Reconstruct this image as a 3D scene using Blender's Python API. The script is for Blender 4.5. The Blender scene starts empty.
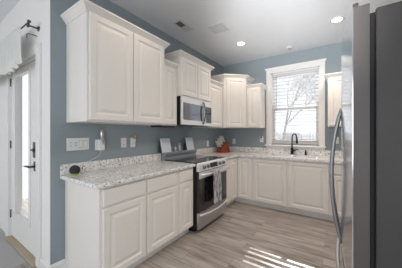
import bpy, bmesh, math, random
from mathutils import Vector, Matrix
random.seed(7)
PI = math.pi
S = bpy.context.scene
C = S.collection

# ------------------------------------------------------------------ camera
cam_d = bpy.data.cameras.new('camera')
cam_d.sensor_width = 36.0
cam_d.lens = 201.48 / 402 * 36.0
cam_d.shift_y = -1.05 / 402
cam_d.clip_start = 0.02
cam = bpy.data.objects.new('camera', cam_d)
C.objects.link(cam)
cam.location = (2.174, -0.842, 1.3146)
cam.rotation_euler = (PI / 2, 0, math.radians(34.125))
S.camera = cam

# ------------------------------------------------------------------ world, sun, added fill lights, exposure
w = bpy.data.worlds.new('overcast_sky')
S.world = w
w.use_nodes = True
bg = w.node_tree.nodes['Background']
bg.inputs['Color'].default_value = (0.90, 0.95, 1.0, 1)
bg.inputs['Strength'].default_value = 0.80

sd = bpy.data.lights.new('sun', 'SUN')
sd.energy = 5.0
sd.angle = math.radians(0.4)
sd.color = (1.0, 0.97, 0.92)
sun = bpy.data.objects.new('sun', sd)
C.objects.link(sun)
sun.rotation_euler = Vector((0.10, -1.0, -0.74)).to_track_quat('-Z', 'Y').to_euler()


def area(name, loc, direction, sx, sy, power, color):
    d = bpy.data.lights.new(name, 'AREA')
    d.shape = 'RECTANGLE'
    d.size, d.size_y, d.energy, d.color = sx, sy, power, color
    o = bpy.data.objects.new(name, d)
    C.objects.link(o)
    o.location = loc
    o.rotation_euler = Vector(direction).to_track_quat('-Z', 'Z').to_euler()
    return o


# added area lights standing in for daylight from unseen windows behind the camera
area('rear_daylight_fill', (1.6, -3.93, 1.5), (0, 1, 0.0), 2.2, 1.7, 12.5, (0.95, 0.975, 1.0))
area('rear_left_daylight_fill', (-1.4, -3.93, 1.35), (0.15, 1, 0.0), 2.2, 2.0, 14, (0.95, 0.975, 1.0))

area('added_side_fill', (2.96, -2.1, 1.2), (-1, 0.25, -0.05), 2.1, 1.8, 12, (0.95, 0.975, 1.0))  # added on the unseen right side to brighten the left cabinet fronts
H_CEIL = 2.84
# added spot aimed at the ceiling, to brighten the far end of the kitchen
fd = bpy.data.lights.new('added_ceiling_spot', 'SPOT')
fd.energy, fd.color, fd.shadow_soft_size = 285, (0.97, 0.985, 1.0), 0.25
fd.spot_size, fd.spot_blend = math.radians(46), 1.0
fl = bpy.data.objects.new('added_ceiling_spot', fd)
C.objects.link(fl)
fl.location = (1.95, -0.75, 1.45)
fl.rotation_euler = (Vector((1.65, 2.2, H_CEIL)) - fl.location).to_track_quat('-Z', 'Y').to_euler()

S.view_settings.view_transform = 'Standard'
S.view_settings.look = 'None'
S.view_settings.gamma = 1.0
S.view_settings.use_curve_mapping = False
S.view_settings.exposure = 0.70

# ------------------------------------------------------------------ materials
def srgb(r, g, b):
    f = lambda c: c / 12.92 if c <= 0.04045 else ((c + 0.055) / 1.055) ** 2.4
    return (f(r / 255), f(g / 255), f(b / 255), 1)


def mat(name, col, rough=0.5, metal=0.0, noise=0.0, nscale=8.0, bump=0.0, bscale=60.0, spec=0.5, coat=0.0, stretch=None):
    m = bpy.data.materials.new(name)
    m.use_nodes = True
    nt = m.node_tree
    b = nt.nodes['Principled BSDF']
    b.inputs['Base Color'].default_value = col
    b.inputs['Roughness'].default_value = rough
    b.inputs['Metallic'].default_value = metal
    b.inputs['Specular IOR Level'].default_value = spec
    b.inputs['Coat Weight'].default_value = coat
    tc = nt.nodes.new('ShaderNodeTexCoord')
    src = tc.outputs['Object']
    if stretch:
        mp = nt.nodes.new('ShaderNodeMapping')
        mp.inputs['Scale'].default_value = stretch
        nt.links.new(src, mp.inputs['Vector'])
        src = mp.outputs['Vector']
    if noise > 0:
        n = nt.nodes.new('ShaderNodeTexNoise')
        n.inputs['Scale'].default_value = nscale
        n.inputs['Detail'].default_value = 3
        nt.links.new(src, n.inputs['Vector'])
        mx = nt.nodes.new('ShaderNodeMix')
        mx.data_type = 'RGBA'
        mx.inputs[6].default_value = tuple(c * (1 - noise) for c in col[:3]) + (1,)
        mx.inputs[7].default_value = tuple(min(1, c * (1 + noise)) for c in col[:3]) + (1,)
        nt.links.new(n.outputs['Fac'], mx.inputs[0])
        nt.links.new(mx.outputs[2], b.inputs['Base Color'])
    if bump > 0:
        n2 = nt.nodes.new('ShaderNodeTexNoise')
        n2.inputs['Scale'].default_value = bscale
        n2.inputs['Detail'].default_value = 2
        nt.links.new(src, n2.inputs['Vector'])
        bp = nt.nodes.new('ShaderNodeBump')
        bp.inputs['Strength'].default_value = bump
        bp.inputs['Distance'].default_value = 0.004
        nt.links.new(n2.outputs['Fac'], bp.inputs['Height'])
        nt.links.new(bp.outputs['Normal'], b.inputs['Normal'])
    return m


def granite_mat():
    m = mat('granite_speckled', (0.7, 0.68, 0.65, 1), 0.18, coat=0.2)
    nt = m.node_tree
    b = nt.nodes['Principled BSDF']
    tc = nt.nodes.new('ShaderNodeTexCoord')

    def noise(scale, detail, rough=0.6):
        n = nt.nodes.new('ShaderNodeTexNoise')
        n.inputs['Scale'].default_value = scale
        n.inputs['Detail'].default_value = detail
        n.inputs['Roughness'].default_value = rough
        nt.links.new(tc.outputs['Object'], n.inputs['Vector'])
        return n.outputs['Fac']

    def ramp(fac, stops):
        r = nt.nodes.new('ShaderNodeValToRGB')
        el = r.color_ramp.elements
        el[0].position, el[0].color = stops[0]
        el[1].position, el[1].color = stops[-1]
        for p, c in stops[1:-1]:
            e = el.new(p)
            e.color = c
        nt.links.new(fac, r.inputs['Fac'])
        return r.outputs['Color']

    def mix(fac, a, c2):
        x = nt.nodes.new('ShaderNodeMix')
        x.data_type = 'RGBA'
        nt.links.new(fac, x.inputs[0])
        for sock, v in ((x.inputs[6], a), (x.inputs[7], c2)):
            if isinstance(v, tuple):
                sock.default_value = v
            else:
                nt.links.new(v, sock)
        return x.outputs[2]
    base = ramp(noise(14, 4), [(0.33, srgb(220, 218, 216)), (0.5, srgb(242, 241, 240)), (0.68, srgb(248, 248, 248))])
    W, K = (1, 1, 1, 1), (0, 0, 0, 1)
    grey = ramp(noise(48, 3), [(0.56, K), (0.63, W)])
    brown = ramp(noise(34, 5, 0.7), [(0.59, K), (0.65, W)])
    dark = ramp(noise(62, 4, 0.7), [(0.60, K), (0.65, W)])
    c = mix(grey, base, srgb(176, 173, 170))
    c = mix(brown, c, srgb(132, 122, 112))
    c = mix(dark, c, srgb(52, 46, 44))
    nt.links.new(c, b.inputs['Base Color'])
    return m


def floor_mat():
    m = mat('grey_oak_vinyl_plank', (0.3, 0.27, 0.24, 1), 0.32)
    nt = m.node_tree
    b = nt.nodes['Principled BSDF']
    tc = nt.nodes.new('ShaderNodeTexCoord')
    br = nt.nodes.new('ShaderNodeTexBrick')          # planks run along x
    br.offset = 0.37
    br.inputs['Color1'].default_value = (0.0, 0.0, 0.0, 1)
    br.inputs['Color2'].default_value = (1, 1, 1, 1)
    br.inputs['Mortar'].default_value = (0.5, 0.5, 0.5, 1)
    br.inputs['Scale'].default_value = 1.0
    br.inputs['Mortar Size'].default_value = 0.0012
    br.inputs['Mortar Smooth'].default_value = 0.1
    br.inputs['Brick Width'].default_value = 1.22
    br.inputs['Row Height'].default_value = 0.18
    nt.links.new(tc.outputs['Object'], br.inputs['Vector'])
    mp = nt.nodes.new('ShaderNodeMapping')
    mp.inputs['Scale'].default_value = (1.1, 9.0, 1.0)
    nt.links.new(tc.outputs['Object'], mp.inputs['Vector'])
    # shift the grain plank by plank
    add = nt.nodes.new('ShaderNodeVectorMath')
    add.operation = 'MULTIPLY_ADD'
    nt.links.new(br.outputs['Color'], add.inputs[0])
    add.inputs[1].default_value = (7.3, 3.1, 0)
    nt.links.new(mp.outputs['Vector'], add.inputs[2])
    n = nt.nodes.new('ShaderNodeTexNoise')
    n.inputs['Scale'].default_value = 1.6
    n.inputs['Detail'].default_value = 6
    n.inputs['Roughness'].default_value = 0.62
    n.inputs['Distortion'].default_value = 0.5
    nt.links.new(add.outputs['Vector'], n.inputs['Vector'])
    r = nt.nodes.new('ShaderNodeValToRGB')
    el = r.color_ramp.elements
    el[0].position, el[0].color = 0.32, srgb(128, 118, 111)
    el[1].position, el[1].color = 0.70, srgb(196, 189, 184)
    e = el.new(0.5)
    e.color = srgb(168, 160, 154)
    nt.links.new(n.outputs['Fac'], r.inputs['Fac'])
    x = nt.nodes.new('ShaderNodeMix')
    x.data_type = 'RGBA'
    x.blend_type = 'MULTIPLY'
    x.inputs[0].default_value = 1.0
    r2 = nt.nodes.new('ShaderNodeValToRGB')
    r2.color_ramp.elements[0].color = (0.86, 0.86, 0.86, 1)
    r2.color_ramp.elements[1].color = (1, 1, 1, 1)
    nt.links.new(br.outputs['Color'], r2.inputs['Fac'])
    nt.links.new(r.outputs['Color'], x.inputs[6])
    nt.links.new(r2.outputs['Color'], x.inputs[7])
    y = nt.nodes.new('ShaderNodeMix')
    y.data_type = 'RGBA'
    nt.links.new(br.outputs['Fac'], y.inputs[0])
    nt.links.new(x.outputs[2], y.inputs[6])
    y.inputs[7].default_value = srgb(95, 86, 80)
    nt.links.new(y.outputs[2], b.inputs['Base Color'])
    return m


def towel_mat():
    m = mat('towel_cotton', srgb(150, 148, 155), 0.95, bump=0.5, bscale=300)
    nt = m.node_tree
    b = nt.nodes['Principled BSDF']
    tc = nt.nodes.new('ShaderNodeTexCoord')
    n = nt.nodes.new('ShaderNodeTexNoise')
    n.inputs['Scale'].default_value = 55
    n.inputs['Detail'].default_value = 2
    mp = nt.nodes.new('ShaderNodeMapping')
    mp.inputs['Scale'].default_value = (1, 1, .22)
    nt.links.new(tc.outputs['Object'], mp.inputs['Vector'])
    nt.links.new(mp.outputs['Vector'], n.inputs['Vector'])
    r = nt.nodes.new('ShaderNodeValToRGB')
    r.color_ramp.interpolation = 'EASE'
    r.color_ramp.elements[0].position, r.color_ramp.elements[0].color = 0.42, srgb(112, 110, 120)
    r.color_ramp.elements[1].position, r.color_ramp.elements[1].color = 0.56, srgb(196, 194, 200)
    nt.links.new(n.outputs['Fac'], r.inputs['Fac'])
    nt.links.new(r.outputs['Color'], b.inputs['Base Color'])
    return m


def glass_mat(name, tint=(1, 1, 1, 1), refl=0.08):
    m = bpy.data.materials.new(name)
    m.use_nodes = True
    nt = m.node_tree
    nt.nodes.remove(nt.nodes['Principled BSDF'])
    out = nt.nodes['Material Output']
    t = nt.nodes.new('ShaderNodeBsdfTransparent')
    t.inputs['Color'].default_value = tint
    g = nt.nodes.new('ShaderNodeBsdfGlossy')
    g.inputs['Roughness'].default_value = 0.02
    mx = nt.nodes.new('ShaderNodeMixShader')
    mx.inputs[0].default_value = refl
    nt.links.new(t.outputs[0], mx.inputs[1])
    nt.links.new(g.outputs[0], mx.inputs[2])
    nt.links.new(mx.outputs[0], out.inputs['Surface'])
    return m


def cloth_mat(name, col, trans=0.35):
    m = bpy.data.materials.new(name)
    m.use_nodes = True
    nt = m.node_tree
    b = nt.nodes['Principled BSDF']
    b.inputs['Base Color'].default_value = col
    b.inputs['Roughness'].default_value = 0.9
    t = nt.nodes.new('ShaderNodeBsdfTranslucent')
    t.inputs['Color'].default_value = col
    mx = nt.nodes.new('ShaderNodeMixShader')
    mx.inputs[0].default_value = trans
    nt.links.new(b.outputs[0], mx.inputs[1])
    nt.links.new(t.outputs[0], mx.inputs[2])
    nt.links.new(mx.outputs[0], nt.nodes['Material Output'].inputs['Surface'])
    return m


def emit_mat(name, col, strength):
    m = bpy.data.materials.new(name)
    m.use_nodes = True
    b = m.node_tree.nodes['Principled BSDF']
    b.inputs['Base Color'].default_value = (0.8, 0.8, 0.8, 1)
    b.inputs['Emission Color'].default_value = col
    b.inputs['Emission Strength'].default_value = strength
    return m


M = dict(
    wall=mat('slate_blue_paint', srgb(146, 157, 163), 0.7, noise=0.02, bump=0.15, bscale=180),
    white_wall=mat('white_wall_paint', srgb(234, 233, 231), 0.8, noise=0.01, bump=0.15, bscale=180),
    ceiling=mat('ceiling_texture_paint', srgb(228, 230, 234), 0.34, noise=0.02, bump=0.12, bscale=70),
    trim=mat('white_trim_enamel', srgb(233, 232, 230), 0.4, noise=0.01),
    cab=mat('white_cabinet_lacquer', srgb(235, 231, 226), 0.38, noise=0.012, nscale=3),
    granite=granite_mat(),
    floor=floor_mat(),
    entry_floor=mat('grey_entry_floor', srgb(168, 166, 164), 0.35, noise=0.06, nscale=5),  # plain grey with slight mottling, set apart from the plank floor
    oak=mat('oak_threshold', srgb(176, 160, 138), 0.5, noise=0.12, nscale=14, stretch=(1, 8, 1)),
    steel=mat('brushed_stainless', srgb(200, 200, 202), 0.28, 1.0, noise=0.05, nscale=40, stretch=(1, 1, 30)),
    steel_handle=mat('handle_steel', srgb(158, 160, 164), 0.4, 1.0, noise=0.05),
    steel_ledge=mat('satin_grey_ledge', srgb(158, 164, 172), 0.3, 0.35, noise=0.03),
    steel_dark=mat('dark_stainless', srgb(120, 118, 118), 0.35, 1.0),
    steel_trim=mat('satin_stainless_trim', srgb(228, 228, 230), 0.38, 0.5, noise=0.04, nscale=60),
    black=mat('black_enamel', srgb(22, 22, 24), 0.3, noise=0.05),
    black_glass=mat('black_glass', srgb(14, 14, 16), 0.06, coat=0.5),
    mw_glass=mat('microwave_window_glass', srgb(128, 131, 138), 0.1, 0.8),
    oven_glass=mat('oven_window_glass', srgb(26, 25, 25), 0.1, coat=0.2),
    fridge_front=mat('fridge_stainless_front', srgb(205, 207, 210), 0.16, 1.0, noise=0.03, nscale=50, stretch=(1, 1, 0.1)),
    fridge_side=mat('fridge_grey_side', srgb(68, 65, 64), 0.5, 0.15, noise=0.04, nscale=120, bump=0.25, bscale=350),
    fridge_door=mat('fridge_grey_door', srgb(88, 83, 81), 0.45, 0.15, noise=0.03, nscale=120),
    gasket=mat('black_rubber', srgb(28, 28, 30), 0.7),
    faucet=mat('oil_rubbed_black', srgb(38, 38, 42), 0.32, 0.6, noise=0.06),
    bronze=mat('aged_pewter', srgb(92, 88, 82), 0.38, 0.8, noise=0.1),
    plate=mat('white_plastic', srgb(236, 236, 233), 0.35, noise=0.01),
    slot=mat('dark_socket_slot', srgb(60, 58, 56), 0.6),
    grey_pl=mat('grey_plastic', srgb(150, 150, 152), 0.45),
    vent=mat('vent_white_metal', srgb(214, 214, 214), 0.5),
    vent_dark=mat('vent_dark_duct', srgb(70, 72, 74), 0.7),
    amber=mat('amber_plastic', srgb(190, 160, 96), 0.35),
    wood_red=mat('cherry_wood', srgb(142, 62, 38), 0.4, noise=0.18, nscale=9, stretch=(1, 1, 6)),
    knife=mat('knife_handle_steel', srgb(222, 220, 218), 0.35, 0.3, noise=0.1, nscale=30),
    knife_black=mat('knife_handle_black', srgb(28, 26, 26), 0.45),
    card=mat('pale_grey_card', srgb(222, 226, 236), 0.6, noise=0.02),
    card_dark=mat('charcoal_card', srgb(52, 56, 64), 0.7, noise=0.04),
    shaker=mat('shaker_clear_grey', srgb(206, 211, 216), 0.12, noise=0.04),
    towel=towel_mat(),
    ball=mat('charcoal_speaker_mesh', srgb(46, 46, 50), 0.8, noise=0.12, nscale=90, bump=0.4, bscale=400),
    lime=mat('lime_plastic', srgb(160, 180, 60), 0.5),
    blind=mat('white_blind_slat', srgb(206, 207, 210), 0.5, noise=0.01),
    pane=glass_mat('window_glass'),
    sheer=cloth_mat('sheer_white_voile', (0.86, 0.86, 0.84, 1)),
    bark=mat('grey_bark', srgb(166, 162, 162), 0.9, noise=0.2, nscale=12),
    snow=mat('pale_dry_ground', srgb(214, 214, 212), 0.95, noise=0.08, nscale=1.5),
    fence=mat('weathered_fence_board', srgb(188, 186, 184), 0.9, noise=0.1, nscale=6, stretch=(6, 6, 1)),
    can_glow=emit_mat('downlight_glow', (1.0, 0.80, 0.58, 1), 9.0),
    display=mat('oven_display', srgb(26, 28, 34), 0.15),
)


# ------------------------------------------------------------------ mesh helpers
class MB:
    """collects shapes given in world coordinates and links them as one mesh"""

    def __init__(s):
        s.bm = bmesh.new()

    def box(s, x0, x1, y0, y1, z0, z1, bev=0.0, seg=2, M4=None):
        vs = [s.bm.verts.new((x, y, z)) for z in (z0, z1) for (x, y) in ((x0, y0), (x1, y0), (x1, y1), (x0, y1))]
        fs = [s.bm.faces.new([vs[i] for i in q]) for q in
              ((3, 2, 1, 0), (4, 5, 6, 7), (0, 1, 5, 4), (1, 2, 6, 5), (2, 3, 7, 6), (3, 0, 4, 7))]
        if M4 is not None:
            for v in vs:
                v.co = M4 @ v.co
        if bev > 0:
            es = {e for f in fs for e in f.edges}
            bmesh.ops.bevel(s.bm, geom=list(es), offset=bev, segments=seg, affect='EDGES', profile=0.5)
        return s

    def tube(s, pts, rad, n=10, caps=True):
        pts = [Vector(p) for p in pts]
        rads = rad if isinstance(rad, (list, tuple)) else [rad] * len(pts)
        rings, up = [], None
        for i, p in enumerate(pts):
            d = (pts[min(i + 1, len(pts) - 1)] - pts[max(i - 1, 0)]).normalized()
            if up is None:
                a = Vector((0, 0, 1)) if abs(d.z) < 0.9 else Vector((1, 0, 0))
            else:
                a = up
            u = (a - d * a.dot(d)).normalized()
            v = d.cross(u)
            up = u
            rings.append([s.bm.verts.new(p + (u * math.cos(t) + v * math.sin(t)) * rads[i])
                          for t in [2 * PI * k / n for k in range(n)]])
        for a, b in zip(rings, rings[1:]):
            for k in range(n):
                f = s.bm.faces.new((a[k], a[(k + 1) % n], b[(k + 1) % n], b[k]))
                f.smooth = True
        if caps:
            s.bm.faces.new(rings[0][::-1])
            s.bm.faces.new(rings[-1])
        return s

    def lathe(s, prof, org, axis=(0, 0, 1), n=20, caps=True):
        """prof: list of (radius, height along axis)"""
        ax = Vector(axis).normalized()
        a = Vector((0, 0, 1)) if abs(ax.z) < 0.9 else Vector((1, 0, 0))
        u = (a - ax * a.dot(ax)).normalized()
        v = ax.cross(u)
        org = Vector(org)
        rings = []
        for r, h in prof:
            if r < 1e-6:
                rings.append([s.bm.verts.new(org + ax * h)])
            else:
                rings.append([s.bm.verts.new(org + ax * h + (u * math.cos(t) + v * math.sin(t)) * r)
                              for t in [2 * PI * k / n for k in range(n)]])
        for A, B in zip(rings, rings[1:]):
            for k in range(n):
                q = [A[k % len(A)], A[(k + 1) % n % len(A)], B[(k + 1) % n % len(B)], B[k % len(B)]]
                q2 = []
                for x in q:
                    if x not in q2:
                        q2.append(x)
                if len(q2) > 2:
                    f = s.bm.faces.new(q2)
                    f.smooth = True
        if caps and len(rings[0]) > 1:
            s.bm.faces.new(rings[0][::-1])
        if caps and len(rings[-1]) > 1:
            s.bm.faces.new(rings[-1])
        return s

    def prism(s, poly, a, b, axis='z'):
        """poly extruded from a to b. axis z: poly in (x,y); y: (x,z); x: (y,z)"""
        def P(p, h):
            return {'z': (p[0], p[1], h), 'y': (p[0], h, p[1]), 'x': (h, p[0], p[1])}[axis]
        A = [s.bm.verts.new(P(p, a)) for p in poly]
        B = [s.bm.verts.new(P(p, b)) for p in poly]
        n = len(poly)
        s.bm.faces.new(A[::-1])
        s.bm.faces.new(B)
        for i in range(n):
            s.bm.faces.new((A[i], A[(i + 1) % n], B[(i + 1) % n], B[i]))
        return s

    def panel(s, org, u, wd, ht, prof):
        """raised-panel slab: org = lower left back corner, u = width axis, outward = u x z... prof = [(inset, out)]"""
        org, u = Vector(org), Vector(u).normalized()
        z = Vector((0, 0, 1))
        n = u.cross(z).normalized()
        rings = []
        for ins, out in prof:
            rings.append([s.bm.verts.new(org + u * a + z * b + n * out) for a, b in
                          ((ins, ins), (wd - ins, ins), (wd - ins, ht - ins), (ins, ht - ins))])
        s.bm.faces.new(rings[0][::-1])
        for A, B in zip(rings, rings[1:]):
            for k in range(4):
                s.bm.faces.new((A[k], A[(k + 1) % 4], B[(k + 1) % 4], B[k]))
        s.bm.faces.new(rings[-1])
        return s

    def sweep(s, path, prof):
        """mouldings: path = [(x,y)...] open polyline walked with the outside on its right; prof=[(out, z)] closed"""
        pts = [Vector((p[0], p[1])) for p in path]
        dirs = [(b - a).normalized() for a, b in zip(pts, pts[1:])]
        nrm = [Vector((d.y, -d.x)) for d in dirs]
        rings = []
        for i, p in enumerate(pts):
            if i == 0:
                m = nrm[0]
            elif i == len(pts) - 1:
                m = nrm[-1]
            else:
                m = (nrm[i - 1] + nrm[i])
                m = m / max(1e-6, m.length_squared) * 2
            rings.append([s.bm.verts.new((p.x + m.x * o, p.y + m.y * o, z)) for o, z in prof])
        k = len(prof)
        for A, B in zip(rings, rings[1:]):
            for j in range(k):
                s.bm.faces.new((A[j], A[(j + 1) % k], B[(j + 1) % k], B[j]))
        s.bm.faces.new(rings[0][::-1])
        s.bm.faces.new(rings[-1])
        return s

    def build(s, name, m, parent=None, label=None, bev=0.0, solid=0.0):
        bmesh.ops.recalc_face_normals(s.bm, faces=s.bm.faces[:])
        off = Vector((0, 0, 0))
        if parent is not None:
            p = parent
            while p is not None:
                off += p.location
                p = p.parent
        else:
            xs = [v.co for v in s.bm.verts]
            lo = Vector((min(v.x for v in xs), min(v.y for v in xs), min(v.z for v in xs)))
            hi = Vector((max(v.x for v in xs), max(v.y for v in xs), max(v.z for v in xs)))
            off = Vector(((lo.x + hi.x) / 2, (lo.y + hi.y) / 2, lo.z))
        for v in s.bm.verts:
            v.co -= off
        me = bpy.data.meshes.new(name)
        s.bm.to_mesh(me)
        s.bm.free()
        me.materials.append(m)
        o = bpy.data.objects.new(name, me)
        C.objects.link(o)
        if parent is not None:
            o.parent = parent
        else:
            o.location = off
        if label:
            o['label'] = label
        if bev > 0:
            bv = o.modifiers.new('bevel', 'BEVEL')
            bv.width, bv.segments, bv.limit_method = bev, 2, 'ANGLE'
        if solid > 0:
            sm = o.modifiers.new('thickness', 'SOLIDIFY')
            sm.thickness = solid
            sm.offset = 0
        return o


def tag(o, label, cat, group=None, kind=None):
    o['label'] = label
    o['category'] = cat
    if group:
        o['group'] = group
    if kind:
        o['kind'] = kind
    return o


def thing(name, label, cat, loc, group=None):
    o = bpy.data.objects.new(name, None)
    C.objects.link(o)
    o.empty_display_size = 0.1
    o.location = loc
    return tag(o, label, cat, group)


def structure(o, label=None):
    o['kind'] = 'structure'
    if label:
        o['label'] = label
    return o


def dup(root, loc, label):
    r = root.copy()
    C.objects.link(r)
    r.location = loc
    r['label'] = label
    for ch in list(root.children):
        c = ch.copy()
        C.objects.link(c)
        c.parent = r
        for g in list(ch.children):
            d = g.copy()
            C.objects.link(d)
            d.parent = c
    return r


# ------------------------------------------------------------------ room shell
D, H = 3.278, 2.84            # back wall, ceiling height
XR = 3.02                     # right wall
WX0, WX1, WZ0, WZ1 = 1.075, 1.915, 1.10, 2.49   # window opening
EY = -0.09                    # entry wall face
DX0, DX1, DZ1 = -1.26, -0.30, 2.10              # door opening

structure(MB().box(-3.0, XR + .1, EY, D + .15, -.1, 0).box(-0.45, XR + .1, -4.1, EY, -.1, 0).build('floor', M['floor']),
          'grey-brown wood plank floor of the kitchen')
structure(MB().box(-3.0, -0.45, -4.1, EY, -.1, 0).build('floor', M['entry_floor']), 'smooth grey floor before the glazed door')
structure(MB().box(-3.0, XR + .1, -4.1, D + .15, H, H + .1).build('ceiling', M['ceiling']), 'pale textured ceiling')
structure(MB().box(-.12, 0, EY, D + .15, 0, H).build('wall_left', M['wall']), 'slate blue wall behind the stove')
b = MB()
b.box(0, WX0, D, D + .15, 0, H).box(WX1, XR, D, D + .15, 0, H).box(WX0, WX1, D, D + .15, 0, WZ0).box(WX0, WX1, D, D + .15, WZ1, H)
structure(b.build('wall_back', M['wall']), 'slate blue wall around the window')
structure(MB().box(XR, XR + .1, -1.0, D + .15, 0, H).box(XR, XR + .1, -4.1, -3.2, 0, H).box(XR, XR + .1, -3.2, -1.0, 2.38, H).box(XR, XR + .1, -3.2, -1.0, 0, .3).build('wall_right', M['wall']), 'slate blue wall behind the refrigerator')
b = MB()
b.box(-3, DX0, EY, EY + .12, 0, H).box(DX1, -.12, EY, EY + .12, 0, H).box(DX0, DX1, EY, EY + .12, DZ1, H).box(-.12, 0, EY - .004, EY, 0, H)
structure(b.build('wall_entry', M['white_wall']), 'white wall around the glazed door')
structure(MB().box(-3.1, -3, -4.1, EY + .12, 0, H).build('wall_far_left', M['white_wall']))
b = MB()
b.box(-3, -2.5, -4.1, -4, 0, H).box(-.3, .5, -4.1, -4, 0, H).box(2.7, XR, -4.1, -4, 0, H)
b.box(-2.5, -.3, -4.1, -4, 2.35, H).box(.5, 2.7, -4.1, -4, 2.35, H).box(.5, 2.7, -4.1, -4, 0, .65).box(-2.5, -.3, -4.1, -4, 0, .35)
structure(b.build('wall_rear', M['white_wall']))
BBP = [(0, 0), (.014, 0), (.014, .085), (.008, .10), (0, .105)]
structure(MB().sweep([(0, EY - .02), (0, .035)][::-1], [(-o, z) for o, z in BBP][::1]).build('baseboard_left', M['trim']), 'white baseboard at the end of the blue wall')
structure(MB().sweep([(-.20, EY - .0045), (.002, EY - .0045)], BBP).build('baseboard_entry', M['trim']), 'white baseboard beside the door casing')

# door casing
b = MB()
b.box(DX1, DX1 + .09, EY - .022, EY, 0, DZ1 + .09, .004).box(DX0 - .09, DX0, EY - .022, EY, 0, DZ1 + .09, .004)
b.box(DX0, DX1, EY - .022, EY, DZ1, DZ1 + .09, .004)
structure(b.build('trim_1', M['trim']), 'white casing around the glazed door')

# glazed entry door
dr = bpy.data.objects.new('door_1', None)
C.objects.link(dr)
dr.location = ((DX0 + DX1) / 2, EY + .05, 0)
structure(dr, 'white entry door with tall glass pane and dark lever handle')
gx0, gx1, gz0, gz1 = -1.075, -.57, .33, 2.0
x0, x1 = DX0 + .02, DX1 - .02
y0, y1 = EY + .012, EY + .056
b = MB()
b.box(x0, gx0, y0, y1, .03, 2.07).box(gx1, x1, y0, y1, .03, 2.07).box(gx0, gx1, y0, y1, .03, gz0).box(gx0, gx1, y0, y1, gz1, 2.07)
slab = b.build('door_slab', M['trim'], dr)
b = MB()
for a, c, e, f in ((gx0 - .03, gx0 + .012, gz0 - .03, gz1 + .03), (gx1 - .012, gx1 + .03, gz0 - .03, gz1 + .03)):
    b.box(a, c, y0 - .012, y0, e, f, .003)
b.box(gx0, gx1, y0 - .012, y0, gz0 - .03, gz0 + .012, .003).box(gx0, gx1, y0 - .012, y0, gz1 - .012, gz1 + .03, .003)
b.build('glass_moulding', M['trim'], dr)
MB().box(gx0, gx1, y0 + .018, y0 + .024, gz0, gz1).build('pane', M['pane'], dr)
b = MB()
b.box(DX0, x0 - .002, EY, EY + .12, 0, DZ1).box(x1 + .002, DX1, EY, EY + .12, 0, DZ1).box(x0, x1, EY, EY + .12, 2.073, DZ1)
b.build('door_jamb', M['trim'], dr)
dl = MB().box(-.43, -.35, y0 - .018, y0, 1.06, 1.22, .004).build('deadbolt', M['bronze'], dr, 'dark deadbolt with thumb turn')
MB().box(-.43, -.352, y0 - .04, y0 - .018, 1.132, 1.148, .003).lathe([(.02, 0), (.018, .012), (0, .012)], (-.39, y0 - .018, 1.14), (0, -1, 0)).build('thumb_turn', M['bronze'], dl)
lv = MB().box(-.425, -.36, y0 - .014, y0, .92, 1.02, .006).build('lever_plate', M['bronze'], dr, 'dark lever handle')
MB().tube([(-.39, y0 - .01, .97), (-.39, y0 - .055, .97)], .011).tube([(-.385, y0 - .055, .97), (-.46, y0 - .058, .972), (-.54, y0 - .055, .965)], [.011, .010, .008]).build('lever', M['bronze'], lv)
for z in (.3, 1.17, 1.95):
    MB().tube([(x0 - .004, y0 - .006, z - .05), (x0 - .004, y0 - .006, z + .05)], .007, 8).build('hinge', M['bronze'], dr)
structure(MB().box(DX0 - .02, DX1 + .02, EY - .045, EY + .12, 0, .016, .006).build('trim_2', M['oak']), 'pale oak threshold under the glazed door')

# ------------------------------------------------------------------ kitchen window
wn = bpy.data.objects.new('window_1', None)
C.objects.link(wn)
wn.location = ((WX0 + WX1) / 2, D, WZ0)
structure(wn, 'white double hung window over the sink')
b = MB()
b.box(.985, WX0 + .005, D - .022, D, 1.08, 2.50, .004).box(WX1 - .005, 1.995, D - .022, D, 1.08, 2.50, .004)
b.build('side_casing', M['trim'], wn)
b = MB()
b.box(.985, 1.995, D - .024, D, 2.495, 2.565, .003)
b.sweep([(.985, D), (.985, D - .024), (1.995, D - .024), (1.995, D)], [(0, 2.555), (.008, 2.56), (.022, 2.585), (.022, 2.60), (0, 2.60)])
b.build('head_casing', M['trim'], wn)
MB().box(.965, 2.012, D - .065, D + .06, 1.055, 1.083, .006).build('window_stool', M['trim'], wn)
MB().box(.985, 1.995, D - .018, D, 1.0, 1.055, .004).build('apron', M['trim'], wn)
b = MB()
b.box(WX0, WX0 + .02, D, D + .15, WZ0, WZ1).box(WX1 - .02, WX1, D, D + .15, WZ0, WZ1).box(WX0, WX1, D, D + .15, WZ1 - .02, WZ1).box(WX0, WX1, D + .06, D + .15, WZ0 - .02, WZ0 + .03)
b.build('window_frame', M['trim'], wn)
ZM = 1.785


def sash(name, z0, z1, yy):
    fw = .045
    a, c = WX0 + .02, WX1 - .02
    bb = MB()
    bb.box(a, a + fw, yy, yy + .035, z0, z1, .003).box(c - fw, c, yy, yy + .035, z0, z1, .003)
    bb.box(a + fw, c - fw, yy, yy + .035, z0, z0 + fw, .003).box(a + fw, c - fw, yy, yy + .035, z1 - fw, z1, .003)
    o = bb.build(name, M['trim'], wn)
    MB().box(a + fw, c - fw, yy + .015, yy + .02, z0 + fw, z1 - fw).build('pane', M['pane'], o)


sash('upper_sash', ZM - .025, WZ1 - .02, D + .105)
sash('lower_sash', WZ0 + .03, ZM + .025, D + .066)

# ------------------------------------------------------------------ outside: ground, fence, bare trees
structure(MB().box(-12, 16, D + .15, 40, -.35, -.25).build('ground', M['snow']), 'pale ground outside')


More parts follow.
